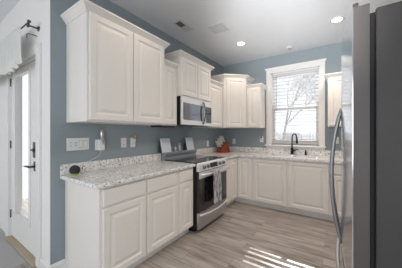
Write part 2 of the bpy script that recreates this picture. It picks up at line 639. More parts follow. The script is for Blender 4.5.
def tree(x, y, h, seed, label):
    rnd = random.Random(seed)
    bb = MB()

    def br(p, d, L, r, lev):
        n = 4
        pts, rad = [p], [r]
        for i in range(n):
            d = (d + Vector((rnd.uniform(-.12, .12), rnd.uniform(-.12, .12), .04))).normalized()
            p = p + d * L / n
            pts.append(p)
            rad.append(r * (1 - .4 * (i + 1) / n))
            if lev < 4 and i > 0:
                for q in range(2):
                    a = rnd.uniform(0, 2 * PI)
                    e = (d * .75 + Vector((math.cos(a), math.sin(a), .25)) * rnd.uniform(.5, .8)).normalized()
                    br(p, e, L * rnd.uniform(.5, .72), rad[-1] * .6, lev + 1)
        bb.tube(pts, rad, 6 if lev < 3 else 3, caps=False)
    br(Vector((x, y, -.27)), Vector((0, 0, 1)), h * .5, h * .010, 0)
    return tag(bb.build('bare_tree', M['bark']), label, 'tree', 'bare trees outside the window')


tree(-2.6, 13.4, 7.2, 3, 'leafless grey tree outside, left behind the window blind')
tree(.45, 7.0, 5.0, 11, 'leafless grey tree outside, behind the middle of the window blind')
tree(2.0, 9.8, 5.4, 5, 'leafless grey tree outside, behind the right of the window blind')
b = MB()
for i in range(70):
    xx = -7 + i * .19
    b.box(xx, xx + .17, 16, 16.03, -.3, 1.3)
b.box(-7, 6.3, 16.03, 16.08, .1, .2).box(-7, 6.3, 16.03, 16.08, .95, 1.05)
tag(b.build('board_fence', M['fence']), 'pale board fence beyond the bare trees outside', 'fence')

# ------------------------------------------------------------------ window blind
bl = thing('window_blind', 'white horizontal slat blind lowered over the sink window', 'blind', ((WX0 + WX1) / 2, D + .032, WZ1 - .02))
bx0, bx1 = WX0 + .026, WX1 - .026
MB().box(bx0, bx1, D + .005, D + .06, WZ1 - .075, WZ1 - .021, .004).build('headrail', M['blind'], bl)
b = MB()
zz = WZ1 - .11
tilt = math.radians(-9)
while zz > 1.16:
    b.box(-(bx1 - bx0) / 2, (bx1 - bx0) / 2, -.026, .026, -.0013, .0013,
          M4=Matrix.Translation(((bx0 + bx1) / 2, D + .033, zz)) @ Matrix.Rotation(tilt, 4, 'X'))
    zz -= .066
b.build('slats', M['blind'], bl)
MB().box(bx0, bx1, D + .012, D + .055, 1.105, 1.128, .004).build('bottom_rail', M['blind'], bl)
b = MB()
for xx in (bx0 + .14, (bx0 + bx1) / 2, bx1 - .14):
    b.tube([(xx, D + .0065, WZ1 - .07), (xx, D + .0065, 1.125)], .0018, 6)
b.build('ladder_cord', M['blind'], bl)
MB().tube([(bx0 + .075, D - .001, WZ1 - .06), (bx0 + .075, D - .004, 1.75)], .004, 8).build('tilt_wand', M['grey_pl'], bl)

# ------------------------------------------------------------------ cabinets
DOORP = [(0, 0), (0, .016), (.004, .020), (.052, .020), (.058, .014), (.066, .011), (.076, .011), (.098, .019), (.104, .020)]
DRAWP = [(0, 0), (0, .015), (.006, .020)]


def cab_door(root, org, u, wd, ht, name='door'):
    return MB().panel(org, u, wd, ht, DOORP).build(name, M['cab'], root)


def crown_prof(z):
    return [(0, z - .012), (.006, z - .012), (.010, z), (.020, z + .012), (.042, z + .040), (.050, z + .046), (.050, z + .060), (0, z + .060)]


PX, PY = Vector((1, 0, 0)), Vector((0, 1, 0))
ZB = 1.415


def upper_left(label, y0, y1, dep, z0, z1, ndoors, crown_path):
    t = thing('upper_cabinet', label, 'cabinet', (0, (y0 + y1) / 2, z0))
    MB().box(.001, dep, y0, y1, z0, z1, .002).build('cabinet_box', M['cab'], t)
    g = .022
    wd = (y1 - y0 - 2 * g - (ndoors - 1) * .012) / ndoors
    for i in range(ndoors):
        yy = y0 + g + i * (wd + .012)
        cab_door(t, (dep, yy, z0 + .016), PY, wd, z1 - z0 - .032)
    MB().sweep(crown_path, crown_prof(z1 - .012)).build('crown_moulding', M['cab'], t)
    return t


yA0, yA1, yB1, yC1, yD1 = .04, .985, 1.288, 2.083, 2.598
TALL, LOW = 2.385, 2.20
dA, dB = .385, .325
upper_left('largest two-door white wall cabinet, nearest on the blue wall', yA0, yA1, dA, ZB, TALL, 2,
           [(.001, yA0), (dA, yA0), (dA, yA1), (dB + .03, yA1)])
upper_left('narrow white single-door wall cabinet between large cabinet and microwave', yA1, yB1, dB, ZB, LOW, 1,
           [(dB, yA1 + .001), (dB, yB1 - .001)])
upper_left('short two-door white wall cabinet above the microwave', yB1, yC1, dA, 1.828, TALL, 2,
           [(.001, yB1), (dA, yB1), (dA, yC1), (.001, yC1)])
upper_left('white single-door wall cabinet right of the microwave', yC1, yD1, dB, ZB, LOW, 1,
           [(dB, yC1 + .001), (dB, yD1 - .001)])

# diagonal corner cabinet
e0, e1 = .38, .70
t = thing('corner_wall_cabinet', 'tall white diagonal wall cabinet in the corner left of window', 'cabinet', (.3, D - .3, ZB))
MB().prism([(.001, yD1), (e0, yD1), (e1, D - e0), (e1, D - .001), (.001, D - .001)], ZB, TALL).build('cabinet_box', M['cab'], t, bev=.002)
dv = Vector((e1 - e0, D - e0 - yD1, 0))
dw = dv.length
dvn = dv.normalized()
cab_door(t, Vector((e0, yD1, ZB + .016)) + dvn * .035, dvn, dw - .07, TALL - ZB - .032)
MB().sweep([(.001, yD1), (e0, yD1), (e1, D - e0), (e1, D - .001)], crown_prof(TALL - .012)).build('crown_moulding', M['cab'], t)


def upper_back(label, x0, x1, crown_path, dep=dB):
    t = thing('upper_cabinet', label, 'cabinet', ((x0 + x1) / 2, D, ZB))
    MB().box(x0, x1, D - dep, D - .001, ZB, LOW, .002).build('cabinet_box', M['cab'], t)
    nd = 1 if x1 - x0 < .6 else 2
    wd = (x1 - x0 - .036 - (nd - 1) * .012) / nd
    for i in range(nd):
        xx = x0 + .018 + i * (wd + .012)
        # width axis +x, outward = x × z = -y
        cab_door(t, (xx, D - dep, ZB + .016), PX, wd, LOW - ZB - .032)
    MB().sweep(crown_path, crown_prof(LOW - .012)).build('crown_moulding', M['cab'], t)
    return t


upper_back('narrow white wall cabinet touching the left side of the window', e1, .962,
           [(e1 + .001, D - dB), (.962, D - dB), (.962, D - .001)])
upper_back('white wall cabinet right of the window, behind the refrigerator handles', 2.045, XR - .002,
           [(2.045, D - .001), (2.045, D - dB), (XR - .003, D - dB)])

# base cabinets -----------------------------------------------------
FX, BZ, KZ = .605, .878, .10          # face depth, box top, kick height


def base_left(label, y0, y1, fronts, left_end=False):
    t = thing('base_cabinet', label, 'cabinet', (.3, (y0 + y1) / 2, 0))
    b = MB()
    b.prism([(.001, 0), (FX - .07, 0), (FX - .07, KZ), (FX, KZ), (FX, BZ), (.001, BZ)], y0, y1, 'y')
    b.build('cabinet_box', M['cab'], t, bev=.0015)
    for a, c in fronts:
        MB().panel((FX, a, .718), PY, c - a, .138, DRAWP).build('drawer_front', M['cab'], t)
        cab_door(t, (FX, a, .118), PY, c - a, .578)
    return t


yE = 1.287
base_left('nearest white base cabinet with two doors under the granite counter', .03, .975, [(.055, .488), (.508, .952)])
base_left('narrow white base cabinet with one door left of the stove', .976, yE, [(1.0, 1.265)])

BY = D - .61                          # back run face
yS1 = 2.085
t = thing('corner_base_cabinet', 'white corner base cabinet with folding doors right of the stove', 'cabinet', (.45, D - .45, 0))
xs = .905
poly = lambda f: [(.001, yS1), (FX - f, yS1), (FX - f, BY + f), (xs, BY + f), (xs, D - .001), (.001, D - .001)]
b = MB().prism(poly(0), KZ, BZ).prism(poly(.07), 0, KZ)
b.build('cabinet_box', M['cab'], t, bev=.0015)
# door leaves meeting at the inner corner
cab_door(t, (FX, yS1 + .27, .118), PY, BY - .022 - yS1 - .27, .738)
cab_door(t, (FX + .022, BY, .118), PX, xs - FX - .04, .738)
MB().panel((FX, yS1 + .012, .718), PY, .245, .138, DRAWP).build('drawer_front', M['cab'], t)
cab_door(t, (FX, yS1 + .012, .118), PY, .245, .578)


def base_back(name, label, x0, x1, doors, draw=False, sink=False):
    t = thing(name, label, 'cabinet', ((x0 + x1) / 2, D - .3, 0))
    b = MB()
    pr = [(BY + .07, 0), (D - .001, 0), (D - .001, BZ), (BY, BZ), (BY, KZ), (BY + .07, KZ)]
    if sink:
        # hollow top for the bowls
        b.prism([(BY + .07, 0), (D - .001, 0), (D - .001, .60), (BY, .60), (BY, KZ), (BY + .07, KZ)], x0, x1, 'x')
        b.box(x0, x1, BY, BY + .02, .60, BZ).box(x0, x0 + .02, BY + .02, D - .001, .60, BZ).box(x1 - .02, x1, BY + .02, D - .001, .60, BZ)
    else:
        b.prism(pr, x0, x1, 'x')
    b.build('cabinet_box', M['cab'], t, bev=.0015)
    for a, c in doors:
        if draw:
            MB().panel((a, BY, .718), PX, c - a, .138, DRAWP).build('drawer_front', M['cab'], t)
        cab_door(t, (a, BY, .118), PX, c - a, .578 if draw else .738)
    return t


base_back('sink_base_cabinet', 'white two-door base cabinet under the sink', xs + .001, 2.09, [(.935, 1.485), (1.515, 2.065)], sink=True)
base_back('base_cabinet', 'white base cabinet right of the sink, behind the refrigerator', 2.091, XR - .002, [(2.11, 2.55), (2.57, 2.995)], draw=True)

# counters -----------------------------------------------------------
CT0, CT1 = .879, .914
t = thing('granite_countertop', 'speckled granite countertop left of the stove', 'countertop', (.32, .63, CT0))
MB().box(.001, .648, -.015, yE, CT0, CT1, .006).build('counter_slab', M['granite'], t)
MB().box(.001, .021, -.015, yE, CT1, CT1 + .10, .003).build('backsplash', M['granite'], t)
SX0, SX1, SY0, SY1 = 1.16, 1.90, D - .52, D - .13      # sink cut-out
t = thing('granite_countertop', 'speckled granite corner countertop with the sink under the window', 'countertop', (1.5, D - .3, CT0))
b = MB()
yc = D - .648
b.prism([(.001, yS1), (.648, yS1), (.648, yc), (SX0, yc), (SX0, D - .001), (.001, D - .001)], CT0, CT1)
b.box(SX0, SX1, yc, SY0, CT0, CT1).box(SX0, SX1, SY1, D - .001, CT0, CT1).box(SX1, XR - .002, yc, D - .001, CT0, CT1)
bmesh.ops.remove_doubles(b.bm, verts=b.bm.verts[:], dist=.0005)
b.build('counter_slab', M['granite'], t)
b = MB()
b.box(.001, .021, yS1, D - .001, CT1, CT1 + .10, .003).box(.021, XR - .002, D - .021, D - .001, CT1, CT1 + .10, .003)
b.build('backsplash', M['granite'], t)

# sink: two bowls with a steel rim
t = thing('kitchen_sink', 'double-bowl stainless steel sink set in the granite under the window', 'sink', ((SX0 + SX1) / 2, (SY0 + SY1) / 2, .73))
xm = (SX0 + SX1) / 2


def ringrect(b, x0, x1, y0, y1, zt, zb, tk=.002):
    """open bowl"""
    o = [(x0, y0), (x1, y0), (x1, y1), (x0, y1)]
    ins = [(x0 + .025, y0 + .025), (x1 - .025, y0 + .025), (x1 - .025, y1 - .025), (x0 + .025, y1 - .025)]
    A = [b.bm.verts.new((p[0], p[1], zt)) for p in o]
    B = [b.bm.verts.new((p[0] + (q[0] - p[0]) * .3, p[1] + (q[1] - p[1]) * .3, zb + .02)) for p, q in zip(o, ins)]
    G = [b.bm.verts.new((p[0], p[1], zb)) for p in ins]
    for P, Q in ((A, B), (B, G)):
        for k in range(4):
            b.bm.faces.new((P[k], P[(k + 1) % 4], Q[(k + 1) % 4], Q[k]))
    b.bm.faces.new(G)


for a, c in ((SX0 + .006, xm - .008), (xm + .008, SX1 - .006)):
    b = MB()
    ringrect(b, a, c, SY0 + .006, SY1 - .006, .914, .735)
    o = b.build('bowl', M['steel_trim'], t, solid=.002)
    MB().lathe([(.03, 0), (.03, .004), (.02, .004), (.014, .002), (0, .002)], ((a + c) / 2, (SY0 + SY1) / 2, .737)).build('drain', M['steel'], o)
b = MB()
b.box(SX0 - .012, SX1 + .012, SY0 - .012, SY0 + .008, .9145, .9185, .001).box(SX0 - .012, SX1 + .012, SY1 - .008, SY1 + .012, .9145, .9185, .001)
for a, c in ((SX0 - .012, SX0 + .008), (xm - .010, xm + .010), (SX1 - .008, SX1 + .012)):
    b.box(a, c, SY0 + .008, SY1 - .008, .9145, .9185, .001)
b.build('rim', M['steel_trim'], t)

# faucet
fx, fy = 1.475, D - .075
t = thing('gooseneck_faucet', 'black high-arc pull-down faucet behind the sink', 'faucet', (fx, fy, CT1))
MB().lathe([(.031, 0), (.031, .006), (.026, .010), (.024, .05), (.023, .10), (.019, .115), (.016, .13)], (fx, fy, CT1)).build('faucet_body', M['faucet'], t)
pts = [(fx, fy, CT1 + .12)]
for k in range(13):
    a = PI * k / 12
    pts.append((fx + .065 * (1 - math.cos(a)) * .75, fy - .065 * (1 - math.cos(a)) * .85, CT1 + .30 + .085 * math.sin(a)))
MB().tube(pts, .0115, 12).build('spout', M['faucet'], t)
q = pts[-1]
MB().lathe([(.012, .01), (.014, -.01), (.017, -.05), (.019, -.085), (.015, -.09)], q).build('spray_head', M['faucet'], t)
MB().tube([(fx + .02, fy, CT1 + .075), (fx + .05, fy, CT1 + .078)], [.016, .013]).tube([(fx + .045, fy, CT1 + .078), (fx + .075, fy - .02, CT1 + .095), (fx + .105, fy - .03, CT1 + .10)], [.009, .008, .006]).build('lever', M['faucet'], t)

sx, sy = 1.70, D - .075
t = thing('soap_dispenser', 'small black pump soap dispenser right of the faucet', 'dispenser', (sx, sy, CT1))
MB().lathe([(.021, 0), (.021, .006), (.016, .012), (.016, .05), (.011, .055), (.008, .075)], (sx, sy, CT1)).build('pump_base', M['faucet'], t)
MB().lathe([(.013, .072), (.014, .085), (.010, .092), (0, .092)], (sx, sy, CT1)).tube([(sx, sy, CT1 + .083), (sx, sy - .045, CT1 + .085), (sx, sy - .06, CT1 + .076)], .0055, 8).build('nozzle', M['faucet'], t)

# ------------------------------------------------------------------ stove
y0, y1 = 1.291, 2.081
t = thing('kitchen_range', 'stainless electric range with black glass top and oven door', 'stove', (.33, (y0 + y1) / 2, 0))
MB().box(.01, .655, y0, y1, .05, .90, .003).box(.06, .60, y0 + .03, y1 - .03, 0, .05).build('range_body', M['black'], t)
MB().box(.085, .665, y0 - .001, y1 + .001, .90, .925, .006).build('cooktop', M['black_glass'], t)
for cx_, cy_, r in ((.22, y0 + .2, .085), (.22, y1 - .2, .075), (.48, y0 + .21, .11), (.48, y1 - .21, .09)):
    MB().lathe([(r - .003, .0001), (r, .0001), (r, .0005), (r - .003, .0005), (r - .003, .0001)], (cx_, cy_, .925), n=32, caps=False).build('burner_ring', M['grey_pl'], t)
MB().prism([(.008, .90), (.085, .90), (.085, .955), (.105, 1.0), (.105, 1.03), (.008, 1.03)], y0, y1, 'y').build('back_ledge', M['steel_ledge'], t, bev=.003)
cp = MB().prism([(.655, .808), (.700, .808), (.680, .898), (.668, .918), (.655, .918)], y0, y1, 'y').build('control_panel', M['steel_trim'], t, bev=.003)
nrm = Vector((.976, 0, .217))
for yy in (1.415, 1.52, 1.85, 1.96):
    kb = MB().lathe([(.026, 0), (.026, .006), (.021, .010), (.020, .026), (.018, .030), (0, .030)], (.6905, yy, .855), nrm, 18).build('knob', M['steel_dark'], cp, 'round dark steel knob')
A = Vector((.696, 1.585, .826))
zt = Vector((-.0135, 0, .062))
b = MB()
q = [A, A + Vector((0, .20, 0)), A + Vector((0, .20, 0)) + zt, A + zt]
vs = [b.bm.verts.new(p) for p in q] + [b.bm.verts.new(p + nrm * .004) for p in q]
for f in ((3, 2, 1, 0), (4, 5, 6, 7), (0, 1, 5, 4), (1, 2, 6, 5), (2, 3, 7, 6), (3, 0, 4, 7)):
    b.bm.faces.new([vs[i] for i in f])
b.build('display', M['display'], cp, 'black touch display')
od = MB().box(.657, .695, y0 + .004, y1 - .004, .275, .80, .005).build('oven_door', M['black_glass'], t, 'black glass oven door')
MB().box(.6955, .699, y0 + .004, y1 - .004, .715, .80, .001).build('top_strip', M['steel_trim'], od)
MB().box(.6955, .6975, y0 + .09, y1 - .09, .36, .69, .001).build('oven_window', M['oven_glass'], od)
hp = [(.70 + .045 * min(1, 6 * s_, 6 * (1 - s_)), y0 + .03 + s_ * (y1 - y0 - .06), .763) for s_ in [k / 20 for k in range(21)]]
MB().tube(hp, .0135, 12).build('handle', M['steel_trim'], od)
dw_ = MB().box(.657, .692, y0 + .004, y1 - .004, .055, .268, .005).build('storage_drawer', M['steel'], t, 'stainless warming drawer')
hp = [(.690 + .055 * math.sin(PI * s_) ** .7, y0 + .03 + s_ * (y1 - y0 - .06), .235) for s_ in [k / 24 for k in range(25)]]
MB().tube(hp, .013, 10).build('handle', M['steel_trim'], dw_)

# towel over the oven handle
b = MB()
NY, NZ = 28, 22
ty0, ty1 = 1.53, 1.77
grid = []
for i in range(NZ + 12):
    row = []
    for j in range(NY + 1):
        s_ = j / NY
        yy = ty0 + (ty1 - ty0) * s_
        wv = math.sin(s_ * 17) * .008 + math.sin(s_ * 7 + 1) * .006
        if i < NZ:
            v_ = i / (NZ - 1)
            amp = .35 + .9 * (1 - v_)
            z_ = .33 + (.765 - .33) * v_ + .008 * math.sin(s_ * 9)*(1-v_)
            x_ = .766 + wv * amp + .006 * (1 - v_)
            pinch = 1 - .12 * v_ ** 2
        else:
            k = (i - NZ) / 11
            if k < .5:
                a = PI * k / .5
                x_ = .745 + .021 * math.cos(a) + wv * .3 * math.cos(a)
                z_ = .765 + .021 * math.sin(a)
            else:
                x_ = .724 - wv * .1
                z_ = .765 - (k - .5) / .5 * .03 - .001
            pinch = .88
        row.append(b.bm.verts.new((x_, (ty0 + ty1) / 2 + (yy - (ty0 + ty1) / 2) * pinch, z_)))
    grid.append(row)
for r0, r1 in zip(grid, grid[1:]):
    for j in range(NY):
        f = b.bm.faces.new((r0[j], r0[j + 1], r1[j + 1], r1[j]))
        f.smooth = True
tag(b.build('dish_towel', M['towel'], solid=.004), 'grey and white patterned towel hanging on oven door handle', 'towel')

# tent-shaped cards and shakers on the range ledge
def tent(y_, label):
    t = thing('tent_card', label, 'card stand', (.056, y_, 1.031), 'tent cards on the range ledge')
    w2 = .098
    b = MB()
    b.prism([(.10, 1.031), (.104, 1.031), (.062, 1.235), (.055, 1.235)], y_ - w2, y_ + w2, 'y')
    b.build('front_leaf', M['card'], t, 'pale grey front face')
    b = MB()
    b.prism([(.012, 1.031), (.096, 1.031), (.054, 1.23)], y_ - w2 + .004, y_ + w2 - .004, 'y')
    b.build('back_leaf', M['card_dark'], t, 'charcoal back')


tent(1.325, 'pale grey tent-shaped card at the near left end of range ledge')
tent(1.905, 'pale grey tent-shaped card at the far right end of range ledge')


def shaker(y_, h, label):
    t = thing('shaker', label, 'shaker', (.06, y_, 1.031), 'shakers on the range ledge')
    MB().lathe([(.018, 0), (.020, .004), (.017, h * .5), (.015, h * .75)], (.06, y_, 1.031), n=14).build('shaker_body', M['shaker'], t)
    MB().lathe([(.0155, h * .75), (.0155, h * .92), (.010, h), (0, h)], (.06, y_, 1.031), n=14).build('cap', M['steel'], t)


shaker(1.555, .085, 'shorter clear shaker with metal cap between the tent cards')
shaker(1.66, .12, 'taller clear shaker with metal cap between the tent cards')

# ------------------------------------------------------------------ microwave
y0, y1, z0, z1 = 1.291, 2.080, 1.425, 1.825
t = thing('microwave_oven', 'stainless over-the-range microwave under the short wall cabinet', 'microwave', (.2, (y0 + y1) / 2, z0))
MB().box(.002, .385, y0, y1, z0, z1, .003).build('microwave_body', M['black'], t)
dm = MB().box(.386, .412, y0, 1.88, z0 + .005, z1 - .005, .004).build('microwave_door', M['steel_trim'], t, 'stainless door')
MB().box(.4125, .4155, y0 + .03, 1.84, z0 + .075, z1 - .085, .001).build('door_window', M['mw_glass'], dm)
hp = [(.413 + .045 * math.sin(PI * k / 16) ** .6, 1.815, z0 + .035 + k / 16 * .335) for k in range(17)]
MB().tube(hp, .0125, 10).build('handle', M['steel_dark'], dm)
pn = MB().box(.386, .412, 1.883, y1, z0 + .005, z1 - .005, .004).build('control_panel', M['steel_trim'], t)
MB().box(.4125, .414, 1.90, y1 - .015, z0 + .05, z1 - .09, .0006).build('keypad', M['black_glass'], pn)
b = MB().box(.12, .30, 1.0, 1.28, ZB - .024, ZB - .001, .004)
tag(b.build('under_cabinet_light', M['black']), 'slim black light bar beneath the narrow cabinet beside the microwave', 'light bar')

# ------------------------------------------------------------------ refrigerator
yf, yb = .158, 1.085
xc = 2.294
t = thing('refrigerator', 'large stainless refrigerator with grey sides at the right edge', 'refrigerator', (2.6, (yf + yb) / 2, 0))
MB().box(xc, 3.0, yf, yb, .04, 1.79, .006).box(xc + .05, 2.95, yf + .04, yb - .04, 0, .04).build('refrigerator_case', M['fridge_side'], t, 'dark grey side panel')
MB().box(2.277, xc - .001, yf + .018, yb - .018, .06, 1.78).build('door_gasket', M['gasket'], t)


def fx_(y_):
    return 2.192 + .030 * ((y_ - (yf + yb) / 2) / ((yb - yf) / 2)) ** 2


def fdoor(name, a, c, z0, z1):
    pts = [(2.276, a), (2.276, c)]
    n = 14
    fr = [(fx_(a + (c - a) * k / n), a + (c - a) * k / n) for k in range(n + 1)]
    r = .006
    poly_ = [(2.276, a)] + [(2.276, c)] + [(p[0], p[1]) for p in reversed(fr)]
    core = [(2.276, a), (2.276, c)] + [(p[0] + .004, p[1]) for p in reversed(fr)]
    o = MB().prism(core, z0, z1, 'z').build(name, M['fridge_door'], t)
    inn = [(p[0] + .0038, p[1]) for p in fr]
    skin = [(p[0], p[1]) for p in reversed(fr)]
    sk = MB().prism(inn + skin, z0, z1, 'z')
    for f in sk.bm.faces:
        f.smooth = False
    sk.build('door_skin', M['fridge_front'], o, 'reflective stainless front')
    return o


ym = (yf + yb) / 2
for nm, a, c, hy in (('door', yf, ym - .003, ym - .045), ('door', ym + .003, yb, ym + .045)):
    o = fdoor(nm, a, c, .665, 1.812)
    hp = []
    for k in range(25):
        s_ = k / 24
        hp.append((fx_(hy) + .004 - .052 * math.sin(PI * s_) ** .75, hy, 0.68 + s_ * .775))
    MB().tube(hp, .0105, 10).build('handle', M['steel_handle'], o, 'long bowed steel handle')
o = fdoor('freezer_drawer', yf, yb, .06, .655)
MB().tube([(fx_(ym) - .03 * math.sin(PI * k / 16) ** .5 + .012, yf + .12 + k / 16 * (yb - yf - .24), .59) for k in range(17)], .0105, 10).build('handle', M['steel'], o)
for a in (yf + .012, yb - .072):
    MB().box(2.225, 2.243, a, a + .06, 1.812, 1.834, .003).build('hinge_cover', M['fridge_side'], t)

# ------------------------------------------------------------------ knife block in the corner
kx, ky = .20, 2.90
t = thing('knife_block', 'cherry wood knife block in the counter corner by the stove', 'knife block', (kx, ky, CT1))
# block faces the room diagonally
ang = math.radians(-108)
dirv = Vector((math.cos(ang), math.sin(ang), 0))      # towards the room
sidev = Vector((-dirv.y, dirv.x, 0))


def kb_pt(a, s_, z):
    return Vector((kx, ky, CT1)) + dirv * a + sidev * s_ + Vector((0, 0, z))


pr = [(-.135, 0), (.125, 0), (.125, .075), (-.02, .225), (-.075, .195)]
b = MB()
A = [b.bm.verts.new(kb_pt(a, -.07, z)) for a, z in pr]
B = [b.bm.verts.new(kb_pt(a, .07, z)) for a, z in pr]
b.bm.faces.new(A)
b.bm.faces.new(B[::-1])
for i in range(5):
    b.bm.faces.new((A[i], B[i], B[(i + 1) % 5], A[(i + 1) % 5]))
b.build('wooden_block', M['wood_red'], t, bev=.004)
b = MB()
A = [kb_pt(.1255, s_, z) for s_, z in ((-.055, .015), (.055, .015), (.055, .06), (-.055, .06))]
Bq = [p + dirv * .004 for p in A]
vs = [b.bm.verts.new(p) for p in A + Bq]
for f in ((3, 2, 1, 0), (4, 5, 6, 7), (0, 1, 5, 4), (1, 2, 6, 5), (2, 3, 7, 6), (3, 0, 4, 7)):
    b.bm.faces.new([vs[i] for i in f])
b.build('front_strip', M['wood_red'], t, bev=.002)
# slanted upper face runs from (.095,.055) to (.01,.165); knives stick out along its normal-ish
kd = (dirv * .45 + Vector((0, 0, .89))).normalized()
proto = None
for row in range(3):
    for col in range(4):
        fr = (.16, .50, .84)[row]
        a, z = .125 - .145 * fr, .075 + .15 * fr
        s_ = -.051 + col * .034
        p = kb_pt(a, s_, z) + kd * .004
        if proto is None:
            proto = thing('kitchen_knife', 'steel-handled knife standing in the cherry knife block', 'knife', p, 'knives in the block')
            hpts = [p + kd * d for d in (0, .012, .04, .10, .14, .15)]
            MB().tube(hpts, [.010, .0085, .009, .010, .0105, .007], 8).build('knife_handle', M['knife'], proto)
            MB().tube([p - kd * .0035, p + kd * .011], [.0108, .0112], 8).build('bolster', M['knife_black'], proto)
        else:
            c = dup(proto, p, 'steel-handled knife standing in the cherry knife block')

# ------------------------------------------------------------------ small ball speaker
t = thing('ball_speaker', 'dark round speaker with lime green base on left counter end', 'speaker', (.09, .075, CT1))
c0 = (.09, .078, CT1)
prof = [(.046 * math.sin(a), .046 - .046 * math.cos(a)) for a in [math.radians(d) for d in range(46, 181, 9)]]
MB().lathe(prof, c0, n=24).build('speaker_body', M['ball'], t)
MB().lathe([(.030, 0), (.034, .003), (.0345, .0138), (.0325, .0138)], c0, n=24).build('glow_ring', M['lime'], t, 'lime green base')

# ------------------------------------------------------------------ switch and outlets
def wall_plate_left(name, label, cat, y_, z_, wd, ht, kind, group=None):
    t = thing(name, label, cat, (.0, y_, z_ - ht / 2), group)
    MB().box(.0005, .007, y_ - wd / 2, y_ + wd / 2, z_ - ht / 2, z_ + ht / 2, .002).build('wall_plate', M['plate'], t)
    if kind == 'switch':
        for k in range(4):
            yy = y_ - .069 + k * .046
            if k < 2:
                MB().box(.007, .0074, yy - .009, yy + .009, z_ - .018, z_ + .018).build('toggle_shade', M['grey_pl'], t)  # thin grey sheet paints the shading around the toggle
                MB().box(.0074, .009, yy - .006, yy + .006, z_ - .013, z_ + .013, .0006).box(.009, .017, yy - .004, yy + .004, z_ - .002, z_ + .008, .001).build('toggle', M['plate'], t)
            else:
                MB().box(.007, .0074, yy - .019, yy + .019, z_ - .036, z_ + .036).build('rocker_shade', M['grey_pl'], t)  # same painted shading around the rocker
                MB().box(.0074, .010, yy - .017, yy + .017, z_ - .033, z_ + .033, .001).build('rocker', M['plate'], t)
    else:
        for s_ in (-1, 1):
            o = MB().box(.007, .0095, y_ - .016, y_ + .016, z_ + s_ * .021 - .0145, z_ + s_ * .021 + .0145, .001).build('socket', M['plate'], t)
            MB().box(.0095, .0100, y_ - .008, y_ - .005, z_ + s_ * .021 - .004, z_ + s_ * .021 + .006).box(.0095, .0100, y_ + .005, y_ + .008, z_ + s_ * .021 - .004, z_ + s_ * .021 + .006).build('slots', M['slot'], o)
    return t


def wall_plate_back(label, x_, z_, group=None):
    t = thing('wall_outlet', label, 'outlet', (x_, D, z_ - .058), group)
    MB().box(x_ - .036, x_ + .036, D - .007, D - .0005, z_ - .058, z_ + .058, .002).build('wall_plate', M['plate'], t)
    for s_ in (-1, 1):
        o = MB().box(x_ - .016, x_ + .016, D - .0095, D - .007, z_ + s_ * .021 - .0145, z_ + s_ * .021 + .0145, .001).build('socket', M['plate'], t)
        MB().box(x_ - .008, x_ - .005, D - .0100, D - .0095, z_ + s_ * .021 - .004, z_ + s_ * .021 + .006).box(x_ + .005, x_ + .008, D - .0100, D - .0095, z_ + s_ * .021 - .004, z_ + s_ * .021 + .006).build('slots', M['slot'], o)
    return t


wall_plate_left('light_switch', 'wide white four-gang switch plate left on the blue wall', 'switch', .148, 1.202, .212, .124, 'switch')
wall_plate_left('wall_outlet', 'white outlet behind the white plug-in charger and silver rod', 'outlet', .355, 1.185, .074, .118, 'outlet')
wall_plate_left('wall_outlet', 'white double outlet with nothing plugged in, left of the amber plug-in', 'outlet', .672, 1.195, .074, .118, 'outlet')
wall_plate_left('wall_outlet', 'white outlet holding the amber plug-in freshener', 'outlet', .805, 1.195, .074, .118, 'outlet')
wall_plate_left('wall_outlet', 'white outlet on the blue wall just right of stove', 'outlet', 2.60, 1.10, .074, .118, 'outlet')
wall_plate_back('white outlet on the back wall directly right of the knife block', .27, 1.13)
wall_plate_back('white outlet on the back wall holding a dark plug, left of window', .885, 1.185)
wall_plate_back('white outlet on the back wall right of the window', 2.155, 1.19)

t = thing('plug_in_charger', 'white plug-in charger on the outlet below the large cabinet', 'charger', (.012, .362, 1.13))
MB().box(.0105, .055, .333, .403, 1.125, 1.245, .008).build('charger_body', M['plate'], t)
MB().lathe([(.020, 0), (.022, .006), (.022, .016), (.016, .022), (0, .022)], (.055, .380, 1.212), (1, 0, 0), 18).build('dial', M['steel'], t, 'round silver dial')
tag(MB().lathe([(.021, 0), (.024, .004), (.024, .10), (.021, .105), (0, .105)], (.035, .378, 1.246), n=16).build('silver_canister', M['steel']), 'slim silver canister standing on the white plug-in charger', 'canister')
pts = [(.03, .365, 1.126), (.032, .365, 1.10), (.034, .345, 1.07), (.036, .30, 1.045), (.034, .26, 1.03), (.030, .225, 1.0175)]
tag(MB().tube(pts, .0022, 6).build('charger_cord', M['plate']), 'thin white cord running from plug-in charger to the backsplash', 'cord')
t = thing('plug_in_freshener', 'amber plug-in air freshener at the top of a white outlet', 'air freshener', (.012, .805, 1.22))
MB().box(.0105, .042, .785, .825, 1.200, 1.245, .006).build('plug_body', M['plate'], t)
MB().tube([(.030, .805, 1.2455), (.036, .835, 1.30)], [.017, .013], 12).build('amber_bottle', M['amber'], t, 'tilted amber bottle')
t = thing('plug_adapter', 'dark plug adapter in the outlet just left of the window', 'plug', (.885, D - .01, 1.19))
MB().box(.868, .902, D - .036, D - .0105, 1.205, 1.25, .004).build('adapter_body', M['grey_pl'], t)
MB().lathe([(.014, 0), (.014, .012), (0, .012)], (.885, D - .036, 1.228), (0, -1, 0), 14).build('adapter_cap', M['slot'], t)

